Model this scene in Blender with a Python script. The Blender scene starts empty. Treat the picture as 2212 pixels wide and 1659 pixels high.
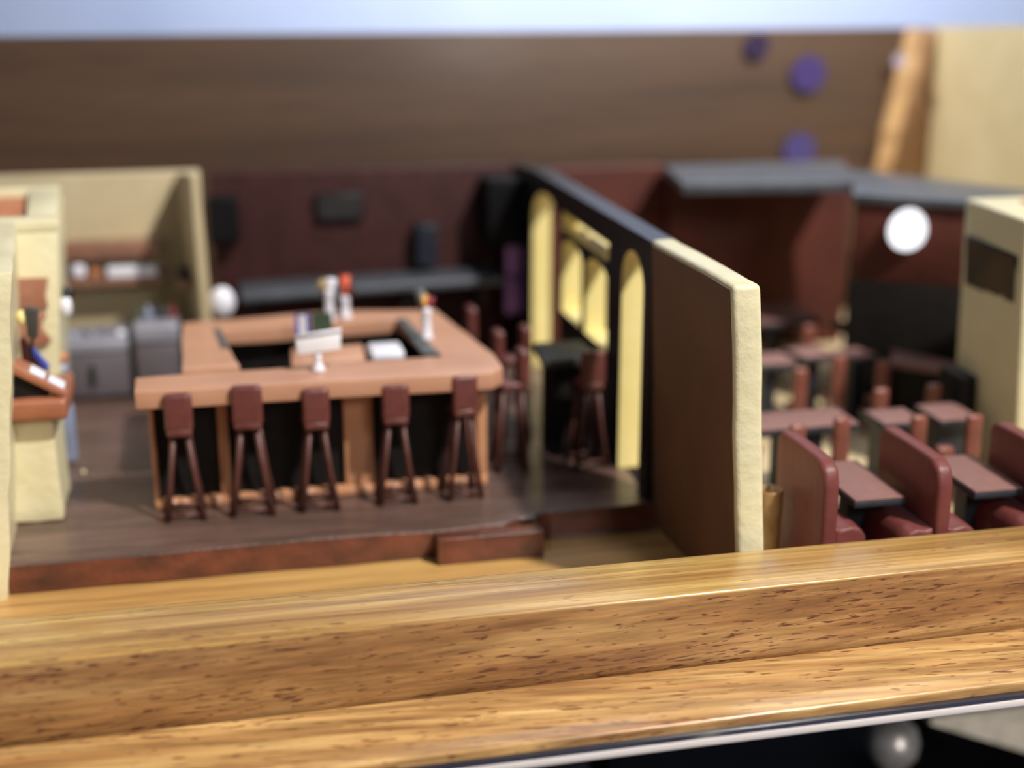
import bpy, bmesh, math, random
from mathutils import Vector, Matrix, noise
random.seed(7)
S = bpy.context.scene
COL = S.collection
S.unit_settings.system = 'METRIC'
S.unit_settings.scale_length = 0.1      # a model: one unit is ten centimetres

# ------------------------------------------------------------------ camera
H = 1.37
PITCH, YAW = math.radians(16.8), math.radians(12.3)
cd = bpy.data.cameras.new('camera')
cam = bpy.data.objects.new('camera', cd)
COL.objects.link(cam)
cam.location = (0, 0, H)
fwd = Vector((math.sin(YAW) * math.cos(PITCH), math.cos(YAW) * math.cos(PITCH), -math.sin(PITCH)))
cam.rotation_euler = fwd.to_track_quat('-Z', 'Y').to_euler()
cd.sensor_width = 36
cd.lens = 36 * 3000 / 2212
cd.clip_start = 0.01
cd.clip_end = 200
cd.dof.use_dof = True
cd.dof.focus_distance = 2.80
cd.dof.aperture_fstop = 0.67
S.camera = cam

# ------------------------------------------------------------------ light
W = bpy.data.worlds.new('world')
S.world = W
W.use_nodes = True
W.node_tree.nodes['Background'].inputs['Color'].default_value = (0.80, 0.84, 1.0, 1)
W.node_tree.nodes['Background'].inputs['Strength'].default_value = 0.16


def lamp(name, kind, loc, target, energy, color, size):
    d = bpy.data.lights.new(name, kind)
    d.energy = energy
    d.color = color
    if kind == 'AREA':
        d.shape = 'DISK'
        d.size = size
    elif kind == 'SPOT':
        d.shadow_soft_size = size
        d.spot_size = math.radians(32)
        d.spot_blend = 0.3
    o = bpy.data.objects.new(name, d)
    COL.objects.link(o)
    o.location = loc
    o.rotation_euler = (Vector(target) - Vector(loc)).to_track_quat('-Z', 'Y').to_euler()
    return o


tgt = Vector((0.7, 3.2, 0.2))
sdir = Vector((0.48, -0.62, 1.0)).normalized()
lamp('gallery_spotlight', 'SPOT', tgt + sdir * 12, tgt, 7300, (1.0, 0.955, 0.885), 0.30)
lamp('front_fill_light', 'AREA', (2.6, -2.6, 3.4), (0.7, 3.4, 0.2), 85, (1.0, 0.94, 0.87), 1.4)  # added soft fill for the front faces, no real fixture
lamp('wall_fill_light', 'AREA', (2.4, 6.2, 3.6), (2.4, 8.0, 1.2), 270, (0.92, 0.95, 1.0), 3.6)  # unseen light added to brighten the gallery wall
lamp('side_panel_fill', 'SPOT', (-1.6, 4.9, 5.2), (2.85, 4.75, 0.95), 1150, (1.0, 0.90, 0.78), 0.1).data.spot_size = math.radians(14)  # extra lamp added only to light the cream side panel
lamp('under_shelf_fill', 'SPOT', (1.9, 0.9, -0.3), (1.95, 3.2, -0.80), 95, (1.0, 0.93, 0.86), 0.08).data.spot_size = math.radians(38)  # added fill that lifts the knob and boards below the shelf

vs = S.view_settings
vs.view_transform = 'Standard'
vs.look = 'None'
vs.exposure = 0.0
vs.gamma = 1.0
vs.use_curve_mapping = False


# ------------------------------------------------------------------ materials
def lin(c):
    return tuple((v / 255 / 12.92) if v / 255 <= 0.04045 else ((v / 255 + 0.055) / 1.055) ** 2.4 for v in c) + (1,)


def mat(name, c, rough=0.5, c2=None, scale=18, amt=0.5, bump=0.15, bscale=60, metal=0.0, coat=0.0, emit=None, strength=1.0, spec=0.5, stretch=(1, 1, 1)):
    m = bpy.data.materials.new(name)
    m.use_nodes = True
    nt = m.node_tree
    b = nt.nodes['Principled BSDF']
    b.inputs['Roughness'].default_value = rough
    b.inputs['Metallic'].default_value = metal
    b.inputs['Coat Weight'].default_value = coat
    b.inputs['Coat Roughness'].default_value = 0.15
    b.inputs['Specular IOR Level'].default_value = spec
    tc = nt.nodes.new('ShaderNodeTexCoord')
    mp = nt.nodes.new('ShaderNodeMapping')
    mp.inputs['Scale'].default_value = stretch
    nt.links.new(tc.outputs['Object'], mp.inputs['Vector'])
    n = nt.nodes.new('ShaderNodeTexNoise')
    n.inputs['Scale'].default_value = scale
    n.inputs['Detail'].default_value = 5
    nt.links.new(mp.outputs[0], n.inputs['Vector'])
    r = nt.nodes.new('ShaderNodeValToRGB')
    c2 = c2 or tuple(max(0, v * 0.86) for v in c)
    r.color_ramp.elements[0].position = 0.5 - 0.25 * amt - 0.05
    r.color_ramp.elements[1].position = 0.5 + 0.25 * amt
    r.color_ramp.elements[0].color = lin(c2)
    r.color_ramp.elements[1].color = lin(c)
    nt.links.new(n.outputs['Fac'], r.inputs['Fac'])
    nt.links.new(r.outputs['Color'], b.inputs['Base Color'])
    if bump:
        n2 = nt.nodes.new('ShaderNodeTexNoise')
        n2.inputs['Scale'].default_value = bscale
        n2.inputs['Detail'].default_value = 4
        nt.links.new(tc.outputs['Object'], n2.inputs['Vector'])
        bp = nt.nodes.new('ShaderNodeBump')
        bp.inputs['Strength'].default_value = bump
        bp.inputs['Distance'].default_value = 0.01
        nt.links.new(n2.outputs['Fac'], bp.inputs['Height'])
        nt.links.new(bp.outputs[0], b.inputs['Normal'])
    if emit:
        b.inputs['Emission Color'].default_value = lin(emit)
        b.inputs['Emission Strength'].default_value = strength
    return m


def wood(name, light, mid, dark, pore, rough=0.3, tilt=0.0, coat=0.5, pamt=0.60, off=(0, 0, 0), ps=(9, 95, 95), fs=(5, 150, 150), fc=(0.80, 1.12), astr=(0.9, 22, 22)):
    m = bpy.data.materials.new(name)
    m.use_nodes = True
    nt = m.node_tree
    N, L = nt.nodes, nt.links
    b = N['Principled BSDF']
    tc = N.new('ShaderNodeTexCoord')
    mp0 = N.new('ShaderNodeMapping')
    mp0.inputs['Rotation'].default_value = (0, tilt * 0.5, tilt)
    mp0.inputs['Location'].default_value = off
    L.new(tc.outputs['Object'], mp0.inputs['Vector'])

    def nz(scale, stretch, detail, dist=0.0):
        mp = N.new('ShaderNodeMapping')
        mp.inputs['Scale'].default_value = stretch
        L.new(mp0.outputs[0], mp.inputs['Vector'])
        n = N.new('ShaderNodeTexNoise')
        n.inputs['Scale'].default_value = scale
        n.inputs['Detail'].default_value = detail
        n.inputs['Distortion'].default_value = dist
        L.new(mp.outputs[0], n.inputs['Vector'])
        return n
    a = nz(1.0, astr, 5, 0.4)
    r = N.new('ShaderNodeValToRGB')
    e = r.color_ramp.elements
    e[0].position, e[0].color = 0.30, lin(dark)
    e[1].position, e[1].color = 0.70, lin(light)
    x = e.new(0.5)
    x.color = lin(mid)
    L.new(a.outputs['Fac'], r.inputs['Fac'])
    f = nz(1.0, fs, 3, 0.2)
    fr = N.new('ShaderNodeMapRange')
    fr.inputs['From Min'].default_value = 0.35
    fr.inputs['From Max'].default_value = 0.65
    fr.inputs['To Min'].default_value = fc[0]
    fr.inputs['To Max'].default_value = fc[1]
    L.new(f.outputs['Fac'], fr.inputs['Value'])
    mul = N.new('ShaderNodeMix')
    mul.data_type = 'RGBA'
    mul.blend_type = 'MULTIPLY'
    mul.inputs[0].default_value = 1.0
    L.new(r.outputs['Color'], mul.inputs[6])
    L.new(fr.outputs[0], mul.inputs[7])
    p = nz(1.0, ps, 3, 0.3)
    p2 = nz(1.0, (1.6, 9, 9), 2, 0.0)
    ad = N.new('ShaderNodeMath')
    ad.operation = 'MULTIPLY_ADD'
    ad.inputs[1].default_value = 0.30
    L.new(p2.outputs['Fac'], ad.inputs[0])
    L.new(p.outputs['Fac'], ad.inputs[2])
    pr = N.new('ShaderNodeMapRange')
    pr.inputs['From Min'].default_value = pamt + 0.175
    pr.inputs['From Max'].default_value = pamt + 0.255
    L.new(ad.outputs[0], pr.inputs['Value'])
    mx = N.new('ShaderNodeMix')
    mx.data_type = 'RGBA'
    L.new(pr.outputs[0], mx.inputs[0])
    L.new(mul.outputs[2], mx.inputs[6])
    mx.inputs[7].default_value = lin(pore)
    L.new(mx.outputs[2], b.inputs['Base Color'])
    b.inputs['Roughness'].default_value = rough
    b.inputs['Coat Weight'].default_value = coat
    b.inputs['Coat Roughness'].default_value = 0.22
    bp = N.new('ShaderNodeBump')
    bp.inputs['Strength'].default_value = 0.35
    bp.inputs['Distance'].default_value = 0.004
    L.new(f.outputs['Fac'], bp.inputs['Height'])
    L.new(bp.outputs[0], b.inputs['Normal'])
    return m


M = {}
M['cream'] = mat('cream_paint', (229, 221, 184), 0.45, (221, 211, 168), 9, 0.9, 0.30, 34, coat=0.15)
M['cream_flat'] = mat('cream_flat_paint', (214, 200, 160), 0.6, (202, 188, 146), 6, 0.8, 0.1, 30)
M['shaded_cream'] = mat('shaded_cream_paint', (192, 176, 142), 0.6, (180, 164, 130), 6, 0.8, 0.1, 30)  # greyer copy of the cream, the back room's shade put into its colour
M['reveal'] = mat('yellow_cream_paint', (240, 226, 158), 0.5, (232, 214, 140), 9, 0.8, 0.1, 40)
M['brown_face'] = mat('brown_wall_paint', (116, 82, 58), 0.6, (104, 72, 50), 7, 0.8, 0.08, 26)
M['black'] = mat('black_paint', (26, 27, 31), 0.38, (18, 19, 22), 12, 0.8, 0.12, 50)
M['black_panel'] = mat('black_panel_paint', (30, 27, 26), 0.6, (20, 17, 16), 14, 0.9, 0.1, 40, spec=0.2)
M['redwall'] = mat('dark_red_brick_paint', (64, 32, 30), 0.65, (46, 22, 22), 12, 0.9, 0.3, 40, spec=0.25)
M['redwall2'] = mat('rust_red_wall_paint', (92, 46, 36), 0.65, (66, 32, 28), 5, 0.9, 0.3, 40, spec=0.25)
M['counter'] = mat('tan_counter_paint', (198, 150, 122), 0.42, (186, 136, 108), 8, 0.9, 0.08, 30, coat=0.2)
M['pillar'] = mat('tan_pillar_paint', (206, 150, 112), 0.5, (190, 134, 96), 8, 0.9, 0.08, 30)
M['strip'] = mat('grey_inlay', (88, 92, 92), 0.5)
M['stool'] = mat('maroon_stool_paint', (112, 62, 58), 0.38, (92, 48, 44), 22, 0.9, 0.2, 60, coat=0.2)
M['stoolleg'] = mat('brown_stool_leg_paint', (92, 54, 48), 0.45, (76, 42, 36), 22, 0.9, 0.15, 60)
M['booth'] = mat('oxblood_booth_paint', (120, 62, 60), 0.46, (104, 52, 48), 12, 0.9, 0.15, 45, coat=0.0, spec=0.4)
M['tabletop'] = mat('dusty_rose_tabletop', (138, 100, 92), 0.6, (126, 90, 84), 30, 0.9, 0.1, 90)
M['slate'] = mat('slate_black_edge', (44, 50, 58), 0.45, (32, 36, 42), 30, 0.9, 0.2, 90)
M['chair'] = mat('russet_chair_paint', (136, 80, 66), 0.4, (102, 58, 48), 20, 0.9, 0.15, 60, coat=0.2)
M['platform'] = mat('worn_dark_brown_paint', (114, 88, 80), 0.4, (74, 58, 50), 11, 0.75, 0.3, 60, coat=0.3, stretch=(0.35, 2.4, 1))
M['tanfloor'] = mat('tan_floor_paint', (212, 190, 152), 0.6, (196, 174, 134), 6, 0.8, 0.05, 30)
M['steel'] = mat('brushed_steel', (176, 176, 190), 0.4, (132, 132, 146), 8, 0.8, 0.05, 40, metal=0.25)
M['steel_dark'] = mat('dull_steel_front', (112, 104, 112), 0.5, (98, 92, 98), 8, 0.8, 0.05, 40, metal=0.15)
M['white'] = mat('white_plastic', (236, 236, 246), 0.4, (222, 222, 234), 14, 0.8, 0.1, 50)
M['offwhite'] = mat('white_card', (232, 230, 232), 0.6, (216, 212, 214), 14, 0.8, 0.1, 50)
M['blue'] = mat('blue_print', (60, 84, 190), 0.5)
M['green'] = mat('dark_green_print', (62, 80, 62), 0.5)
M['red'] = mat('dark_red_print', (132, 34, 44), 0.5)
M['orange'] = mat('orange_handle', (226, 92, 50), 0.4)
M['yellow'] = mat('amber_handle', (232, 168, 70), 0.4)
M['tan'] = mat('tan_handle', (170, 144, 104), 0.5)
M['bluegrey'] = mat('blue_grey_paint', (136, 146, 172), 0.5)
M['purple'] = mat('mauve_paint', (176, 124, 182), 0.6, (154, 104, 160))
M['brown'] = mat('brown_plaque_paint', (176, 126, 104), 0.45, (152, 98, 74), 14, 0.9, 0.1, 40, coat=0.2)
M['brownshelf'] = mat('brown_shelf_paint', (146, 104, 84), 0.5)
M['console'] = mat('chestnut_console_paint', (166, 106, 76), 0.4, (148, 88, 62), 14, 0.9, 0.1, 40, coat=0.2)
M['terracotta'] = mat('terracotta_paint', (204, 132, 92), 0.6)
M['darkred'] = mat('dark_maroon_paint', (70, 22, 24), 0.5)
M['charcoal'] = mat('charcoal_paint', (66, 66, 62), 0.6)
M['ledgeblack'] = mat('black_ledge_paint', (78, 82, 90), 0.4)
M['cup'] = mat('amber_brown_glaze', (176, 140, 96), 0.35, (132, 98, 50), 20, 0.9, 0.1, 40, coat=0.3)
M['chrome'] = mat('satin_chrome', (176, 172, 168), 0.36, metal=0.55, bump=0)
M['panelwhite'] = mat('white_plaster_wall', (214, 226, 255), 0.8, (200, 214, 250), 1.6, 0.9, 0.0)
M['paper'] = mat('cream_paper', (214, 204, 186), 0.7)
M['cabinet'] = mat('black_cabinet_paint', (14, 14, 17), 0.6, spec=0.15, bump=0)
M['navy'] = mat('dark_blue_grey_cloth', (52, 60, 78), 0.9)
M['picture'] = mat('dark_landscape_picture', (78, 58, 36), 0.5, (34, 40, 38), 7, 0.5, 0.0)
M['bluedark'] = mat('dark_blue_black_paint', (34, 40, 52), 0.35)
M['screen'] = mat('dark_grey_screen', (44, 42, 44), 0.4)
M['ruddy'] = mat('worn_red_edge', (122, 68, 50), 0.36, (70, 44, 38), 17, 0.55, 0.25, 60, coat=0.4, stretch=(0.5, 1, 1))

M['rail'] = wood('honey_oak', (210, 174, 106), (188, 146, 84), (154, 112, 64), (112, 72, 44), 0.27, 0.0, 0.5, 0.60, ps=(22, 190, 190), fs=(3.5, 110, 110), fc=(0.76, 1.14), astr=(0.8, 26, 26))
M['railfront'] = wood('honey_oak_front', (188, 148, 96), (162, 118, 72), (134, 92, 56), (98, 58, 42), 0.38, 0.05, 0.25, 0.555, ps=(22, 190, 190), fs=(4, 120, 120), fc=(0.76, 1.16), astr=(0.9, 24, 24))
M['ledge'] = wood('honey_oak_ledge', (222, 182, 120), (192, 148, 92), (154, 108, 66), (124, 78, 48), 0.30, 0.09, 0.4, 0.565, (3, 1, 2), (20, 120, 120), fs=(4, 70, 70), fc=(0.70, 1.18), astr=(1.6, 30, 30))
M['floorwood'] = wood('honey_oak_floor', (216, 176, 108), (200, 156, 92), (178, 130, 76), (124, 76, 42), 0.4, 0.0, 0.2, 0.72)
M['backwood'] = wood('dark_stained_oak', (90, 66, 48), (80, 58, 42), (64, 46, 36), (60, 36, 26), 0.5, 0.0, 0.12, 0.70, astr=(0.5, 9, 9))
M['postdark'] = mat('brown_post_paint', (172, 134, 98), 0.5, (150, 112, 80))
M['postwood'] = wood('light_oak_post', (222, 186, 138), (206, 168, 120), (178, 138, 98), (130, 80, 50), 0.4, 0.0, 0.3, 0.66)

g = bpy.data.materials.new('clear_glass_edge')
g.use_nodes = True
gb = g.node_tree.nodes['Principled BSDF']
gb.inputs['Base Color'].default_value = lin((236, 226, 222))
gb.inputs['Roughness'].default_value = 0.35
gb.inputs['Coat Weight'].default_value = 1.0
M['glassedge'] = g
M['glasstop'] = mat('dark_reflecting_glass', (38, 42, 58), 0.12, (26, 28, 40), 9, 0.9, 0.0, coat=1.0, stretch=(0.5, 8, 8))


# ------------------------------------------------------------------ geometry helpers
def new(name, bm, m, parent=None, smooth=False, wobble=0.0, wscale=6.0, bevel=0.0, seg=2):
    bmesh.ops.recalc_face_normals(bm, faces=bm.faces)
    me = bpy.data.meshes.new(name)
    if bevel:
        ed = [e for e in bm.edges if len(e.link_faces) == 2 and e.calc_face_angle(0) > 0.5]
        bmesh.ops.bevel(bm, geom=ed, offset=bevel, segments=seg, profile=0.5, affect='EDGES', clamp_overlap=True)
    if wobble:
        for v in bm.verts:
            v.co += noise.noise_vector(v.co * wscale) * wobble
    for f in bm.faces:
        f.smooth = smooth or bool(bevel)
    bm.to_mesh(me)
    bm.free()
    ms = m if isinstance(m, (list, tuple)) else [m]
    for x in ms:
        me.materials.append(M[x] if isinstance(x, str) else x)
    if bevel and not smooth:
        try:
            me.set_sharp_from_angle(angle=0.6)
        except Exception:
            pass
    o = bpy.data.objects.new(name, me)
    COL.objects.link(o)
    o.parent = parent
    return o


def tag(o, label, cat, group=None, kind=None):
    if label:
        o['label'] = label
    if cat:
        o['category'] = cat
    if group:
        o['group'] = group
    if kind:
        o['kind'] = kind
    return o


def empty(name, loc, label, cat, group=None, rz=0, kind=None):
    o = bpy.data.objects.new(name, None)
    COL.objects.link(o)
    o.location = loc
    o.rotation_euler = (0, 0, rz)
    o.empty_display_size = 0.02
    return tag(o, label, cat, group, kind)


def loft(bm, bot, top, mi=0):
    """solid between two loops of the same length (lists of 3-D points)"""
    n = len(bot)
    a = [bm.verts.new(p) for p in bot]
    b = [bm.verts.new(p) for p in top]
    fs = [bm.faces.new(a[::-1]), bm.faces.new(b)]
    for i in range(n):
        fs.append(bm.faces.new((a[i], a[(i + 1) % n], b[(i + 1) % n], b[i])))
    for f in fs:
        f.material_index = mi
    return fs


def box(bm, x0, x1, y0, y1, z0, z1, mi=0):
    return loft(bm, [(x0, y0, z0), (x1, y0, z0), (x1, y1, z0), (x0, y1, z0)],
                [(x0, y0, z1), (x1, y0, z1), (x1, y1, z1), (x0, y1, z1)], mi)


def prism(bm, pts, z0, z1, top=None):
    top = top or pts
    return loft(bm, [(p[0], p[1], z0) for p in pts], [(p[0], p[1], z1) for p in top])


def xprism(bm, yz, x0, x1):
    return loft(bm, [(x0, p[0], p[1]) for p in yz], [(x1, p[0], p[1]) for p in yz])


def yprism(bm, xz, y0, y1):
    return loft(bm, [(p[0], y0, p[1]) for p in xz], [(p[0], y1, p[1]) for p in xz])


def tube(bm, pts, radii, n=8):
    pts = [Vector(p) for p in pts]
    if not isinstance(radii, (list, tuple)):
        radii = [radii] * len(pts)
    rings = []
    for i, p in enumerate(pts):
        d = (pts[min(i + 1, len(pts) - 1)] - pts[max(i - 1, 0)]).normalized()
        u = d.orthogonal().normalized()
        if rings:
            u = (lastu - d * lastu.dot(d)).normalized()
        lastu = u
        v = d.cross(u)
        rings.append([bm.verts.new(p + (u * math.cos(t) + v * math.sin(t)) * radii[i]) for t in [2 * math.pi * k / n for k in range(n)]])
    for a, b in zip(rings, rings[1:]):
        for k in range(n):
            bm.faces.new((a[k], a[(k + 1) % n], b[(k + 1) % n], b[k]))
    bm.faces.new(rings[0][::-1])
    bm.faces.new(rings[-1])


def lathe(bm, prof, c=(0, 0, 0), n=20):
    rings = []
    for r, z in prof:
        rings.append([bm.verts.new((c[0] + r * math.cos(2 * math.pi * k / n), c[1] + r * math.sin(2 * math.pi * k / n), c[2] + z)) for k in range(n)])
    for a, b in zip(rings, rings[1:]):
        for k in range(n):
            bm.faces.new((a[k], a[(k + 1) % n], b[(k + 1) % n], b[k]))
    bm.faces.new(rings[0][::-1])
    bm.faces.new(rings[-1])


def B():
    return bmesh.new()


def grid_box(x0, x1, y0, y1, z0, z1, step=0.05):
    """box cut finely enough to be wobbled like hand-shaped clay"""
    bm = B()
    box(bm, x0, x1, y0, y1, z0, z1)
    for ax, a, b in ((0, x0, x1), (1, y0, y1), (2, z0, z1)):
        k = max(1, int((b - a) / step))
        for i in range(1, k):
            co = [0, 0, 0]
            no = [0, 0, 0]
            co[ax] = a + (b - a) * i / k
            no[ax] = 1
            bmesh.ops.bisect_plane(bm, geom=bm.verts[:] + bm.edges[:] + bm.faces[:], plane_co=co, plane_no=no)
    return bm


def cut(bm, step, axes=(0, 1, 2)):
    """slice a mesh at regular distances so that it can be wobbled"""
    for ax in axes:
        lo = min(v.co[ax] for v in bm.verts)
        hi = max(v.co[ax] for v in bm.verts)
        k = max(1, int((hi - lo) / step))
        for i in range(1, k):
            co = [0, 0, 0]
            no = [0, 0, 0]
            co[ax] = lo + (hi - lo) * i / k
            no[ax] = 1
            bmesh.ops.bisect_plane(bm, geom=bm.verts[:] + bm.edges[:] + bm.faces[:], plane_co=co, plane_no=no)
    return bm


def dup(root, loc, rz=0, label=None, group=None):
    r = root.copy()
    COL.objects.link(r)
    r.location = loc
    r.rotation_euler = (0, 0, rz)
    if label:
        r['label'] = label
    if group:
        r['group'] = group
    for ch in list(root.children):
        c = ch.copy()
        COL.objects.link(c)
        c.parent = r
        for g_ in ch.children:
            d = g_.copy()
            COL.objects.link(d)
            d.parent = c
    return r


# ================================================================== the display case
P0 = 0.073                              # height of the clay platform
bm = B()
box(bm, -1.0, 2.85, 2.52, 5.24, -0.05, 0.0)
tag(new('floor', bm, 'floorwood'), 'honey oak base board under the model rooms', 'floor', kind='structure')
bm = B()
prism(bm, [(1.10, 2.55), (2.84, 2.55), (2.84, 5.20), (1.10, 5.20)], 0.0005, 0.004)
tag(new('floor', bm, 'tanfloor'), 'tan painted floor under the booths and tables', 'floor', kind='structure')

case = empty('display_case', (0, 2.3, -0.05), 'honey oak display case with a stepped front rail and a glass shelf edge', 'display case')
case_y = 2.3


def cpart(name, bm, m, **k):
    o = new(name, bm, m, case, **k)
    o.matrix_parent_inverse = Matrix.Translation((0, -2.3, 0.05))
    return o


bm = B()
loft(bm, [(-1.0, 2.335, 0.0), (2.85, 2.385, 0.0), (2.85, 2.52, 0.0), (-1.0, 2.52, 0.0)],
     [(-1.0, 2.335, 0.187), (2.85, 2.385, 0.187), (2.85, 2.535, 0.187), (-1.0, 2.535, 0.187)])
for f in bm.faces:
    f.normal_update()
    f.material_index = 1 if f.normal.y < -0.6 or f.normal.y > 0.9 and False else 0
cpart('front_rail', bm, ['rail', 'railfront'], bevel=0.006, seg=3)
bm = B()
loft(bm, [(-1.0, 2.13, 0.0), (2.85, 2.17, 0.0), (2.85, 2.379, 0.0), (-1.0, 2.329, 0.0)],
     [(-1.0, 2.13, 0.030), (2.85, 2.17, 0.036), (2.85, 2.379, 0.036), (-1.0, 2.329, 0.030)])
cpart('front_ledge', bm, 'ledge', bevel=0.007, seg=4)
bm = B()
loft(bm, [(-1.0, 2.105, -0.002), (2.85, 2.135, -0.002), (2.85, 2.30, -0.002), (-1.0, 2.30, -0.002)],
     [(-1.0, 2.105, 0.013), (2.85, 2.135, 0.013), (2.85, 2.30, 0.013), (-1.0, 2.30, 0.013)])
for f in bm.faces:
    f.normal_update()
    f.material_index = 0 if f.normal.y < -0.6 else 1
tag(cpart('glass_shelf', bm, ['glassedge', 'glasstop'], bevel=0.0015), 'glass shelf with a bright polished edge', None)
bm = B()
box(bm, -1.0, 2.85, 5.20, 5.30, -0.04, 1.13)
cpart('back_board', bm, 'backwood', bevel=0.01)
bm = B()
box(bm, -1.0, 2.85, 2.30, 2.52, -0.05, 0.0)
cpart('rail_foot', bm, 'cabinet')
bm = B()
xprism(bm, [(3.75, 0.58), (5.19, 0.58), (5.19, 1.135), (3.75, 1.20)], 2.85, 2.93)
xprism(bm, [(3.75, -0.04), (5.19, -0.04), (5.19, 0.58), (3.75, 0.58)], 2.85, 2.93)
cpart('side_panel', bm, 'cream_flat')
bm = B()
yprism(bm, [(2.600, 0.50), (2.680, 0.50), (2.785, 1.125), (2.725, 1.125)], 5.155, 5.199)
cpart('corner_strip', bm, 'postwood', bevel=0.004)
bm = B()
yprism(bm, [(2.690, 0.50), (2.848, 0.50), (2.848, 1.125), (2.790, 1.125)], 5.170, 5.199)
cpart('corner_post', bm, 'postdark', bevel=0.004)

# white wall of the gallery seen over the case
bm = B()
box(bm, -3.5, 7.5, 8.0, 8.1, -1.2, 2.6)
tag(new('wall_gallery', bm, 'panelwhite'), 'pale blue white gallery wall seen above the case', 'wall', kind='structure')

# ================================================================== platform and step
bm = grid_box(-0.62, 1.05, 3.055, 4.66, 0.0, P0, 0.045)
bmesh.ops.recalc_face_normals(bm, faces=bm.faces)
for v in bm.verts:
    if v.co.x > 0.76 and v.co.y < 3.07:
        v.co.y += 0.055
    elif v.co.x > 0.68 and v.co.y < 3.07:
        v.co.y += 0.03
for f in bm.faces:
    f.normal_update()
    f.material_index = 1 if f.normal.y < -0.6 else 0
plat = new('platform', bm, ['platform', 'ruddy'], bevel=0.005, seg=3, wobble=0.005, wscale=7)
tag(plat, 'worn dark brown raised platform that carries the bar', 'platform', kind='structure')
bm = grid_box(0.475, 0.735, 3.005, 3.050, 0.0, 0.068, 0.04)
tag(new('step', bm, ['ruddy'], bevel=0.004, seg=3, wobble=0.0012, wscale=9), 'reddish brown block step in front of the platform edge', 'step')

# ================================================================== walls
# centre wall: pale end block with a brown side, black section with openings behind it
bm = B()
loft(bm, [(1.066, 2.58, 0), (1.130, 2.58, 0), (1.112, 3.13, 0), (1.050, 3.13, 0)],
     [(1.017, 2.58, 0.752), (1.081, 2.58, 0.752), (1.082, 3.13, 0.742), (1.022, 3.13, 0.742)])
for f in bm.faces:
    f.normal_update()
    f.material_index = 1 if f.normal.x < -0.6 else 0
cut(bm, 0.06)
wc = new('wall_centre', bm, ['cream', 'brown_face'], bevel=0.012, seg=3, wobble=0.003, wscale=8)
tag(wc, 'thick cream end of the middle wall with a brown painted side', 'wall', kind='structure')

bw = empty('wall_middle', (1.05, 3.7, P0), 'black section of the middle wall pierced by pointed doorways and windows', 'wall', kind='structure')


def wpart(name, bm, m, **k):
    o = new(name, bm, m, bw, **k)
    o.matrix_parent_inverse = Matrix.Translation((-1.05, -3.7, -P0))
    return o


X0, X1 = 1.026, 1.088
ZT = 0.735


def arch(y0, y1, z0, zs, n=7):
    """pointed arch outline from the springing up, left to right"""
    ym = (y0 + y1) / 2
    pts = []
    for i in range(n):
        t = i / (n - 1)
        pts.append((y0 + (ym - y0) * (1 - math.cos(t * math.pi / 2)) , zs + (z0 - zs) * math.sin(t * math.pi / 2)))
    for i in range(1, n):
        t = 1 - i / (n - 1)
        pts.append((y1 - (y1 - ym) * (1 - math.cos(t * math.pi / 2)), zs + (z0 - zs) * math.sin(t * math.pi / 2)))
    return pts


def lintel(bm, y0, y1, ztop, zs, full):
    """black wall over an arched opening, built as slices that follow the arch"""
    a = arch(y0, y1, ztop, zs)
    for p, q in zip(a, a[1:]):
        if q[0] - p[0] < 1e-5:
            continue
        xprism(bm, [(p[0], p[1]), (q[0], q[1]), (q[0], full), (p[0], full)], X0, X1)


def lining(bm, y0, y1, ztop, zs, zb, sill=False):
    a = [(y0, zb), (y0, zs)] + arch(y0, y1, ztop, zs)[1:-1] + [(y1, zs), (y1, zb)]
    ym = (y0 + y1) / 2
    inn = [(y + (0.003 if y < ym else -0.003) if abs(y - ym) > 0.004 else y, z if z <= zs else z - 0.003) for y, z in a]
    for i in range(len(a) - 1):
        xprism(bm, [a[i], a[i + 1], inn[i + 1], inn[i]], X0 + 0.001, X1 - 0.001)
    if sill:
        xprism(bm, [(y0, zb), (y1, zb), (y1, zb + 0.004), (y0, zb + 0.004)], X0 - 0.002, X1 + 0.001)


bm = B()
D1 = (3.19, 3.375, 0.685, 0.60)         # near doorway
D2 = (4.02, 4.39, 0.685, 0.59)          # far doorway
W2 = (3.50, 3.73, 0.592, 0.55)
W1 = (3.77, 4.00, 0.592, 0.55)
xprism(bm, [(3.131, 0.0), (D1[0], 0.0), (D1[0], ZT), (3.131, ZT)], X0, X1)
lintel(bm, *D1, ZT)
xprism(bm, [(D1[1], 0), (W2[0], 0), (W2[0], ZT), (D1[1], ZT)], X0, X1)
xprism(bm, [(W2[0], 0), (W1[1], 0), (W1[1], 0.36), (W2[0], 0.36)], X0, X1)
xprism(bm, [(W2[1], 0.36), (W1[0], 0.36), (W1[0], 0.612), (W2[1], 0.612)], X0, X1)
lintel(bm, *W2, 0.612)
lintel(bm, *W1, 0.612)
xprism(bm, [(W2[0], 0.665), (W1[1], 0.665), (W1[1], ZT), (W2[0], ZT)], X0, X1)
xprism(bm, [(W1[1], 0), (D2[0], 0), (D2[0], ZT), (W1[1], ZT)], X0, X1)
lintel(bm, *D2, ZT)
xprism(bm, [(D2[1], 0), (4.66, 0), (4.66, ZT - 0.02), (D2[1], ZT)], X0, X1)
wpart('wall_panel', bm, 'black')
for nm, d, zb, sl in (('doorway_lining', D1, P0, 0), ('doorway_lining', D2, P0, 0), ('window_lining', W2, 0.36, 1), ('window_lining', W1, 0.36, 1)):
    bm = B()
    lining(bm, *d, zb, sl)
    tag(wpart(nm, bm, 'reveal'), 'yellow cream lining of the opening', None)
bm = B()
xprism(bm, [(3.50, 0.612), (4.00, 0.612), (4.00, 0.617), (3.50, 0.617)], X0 - 0.002, X1 + 0.002)
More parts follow.
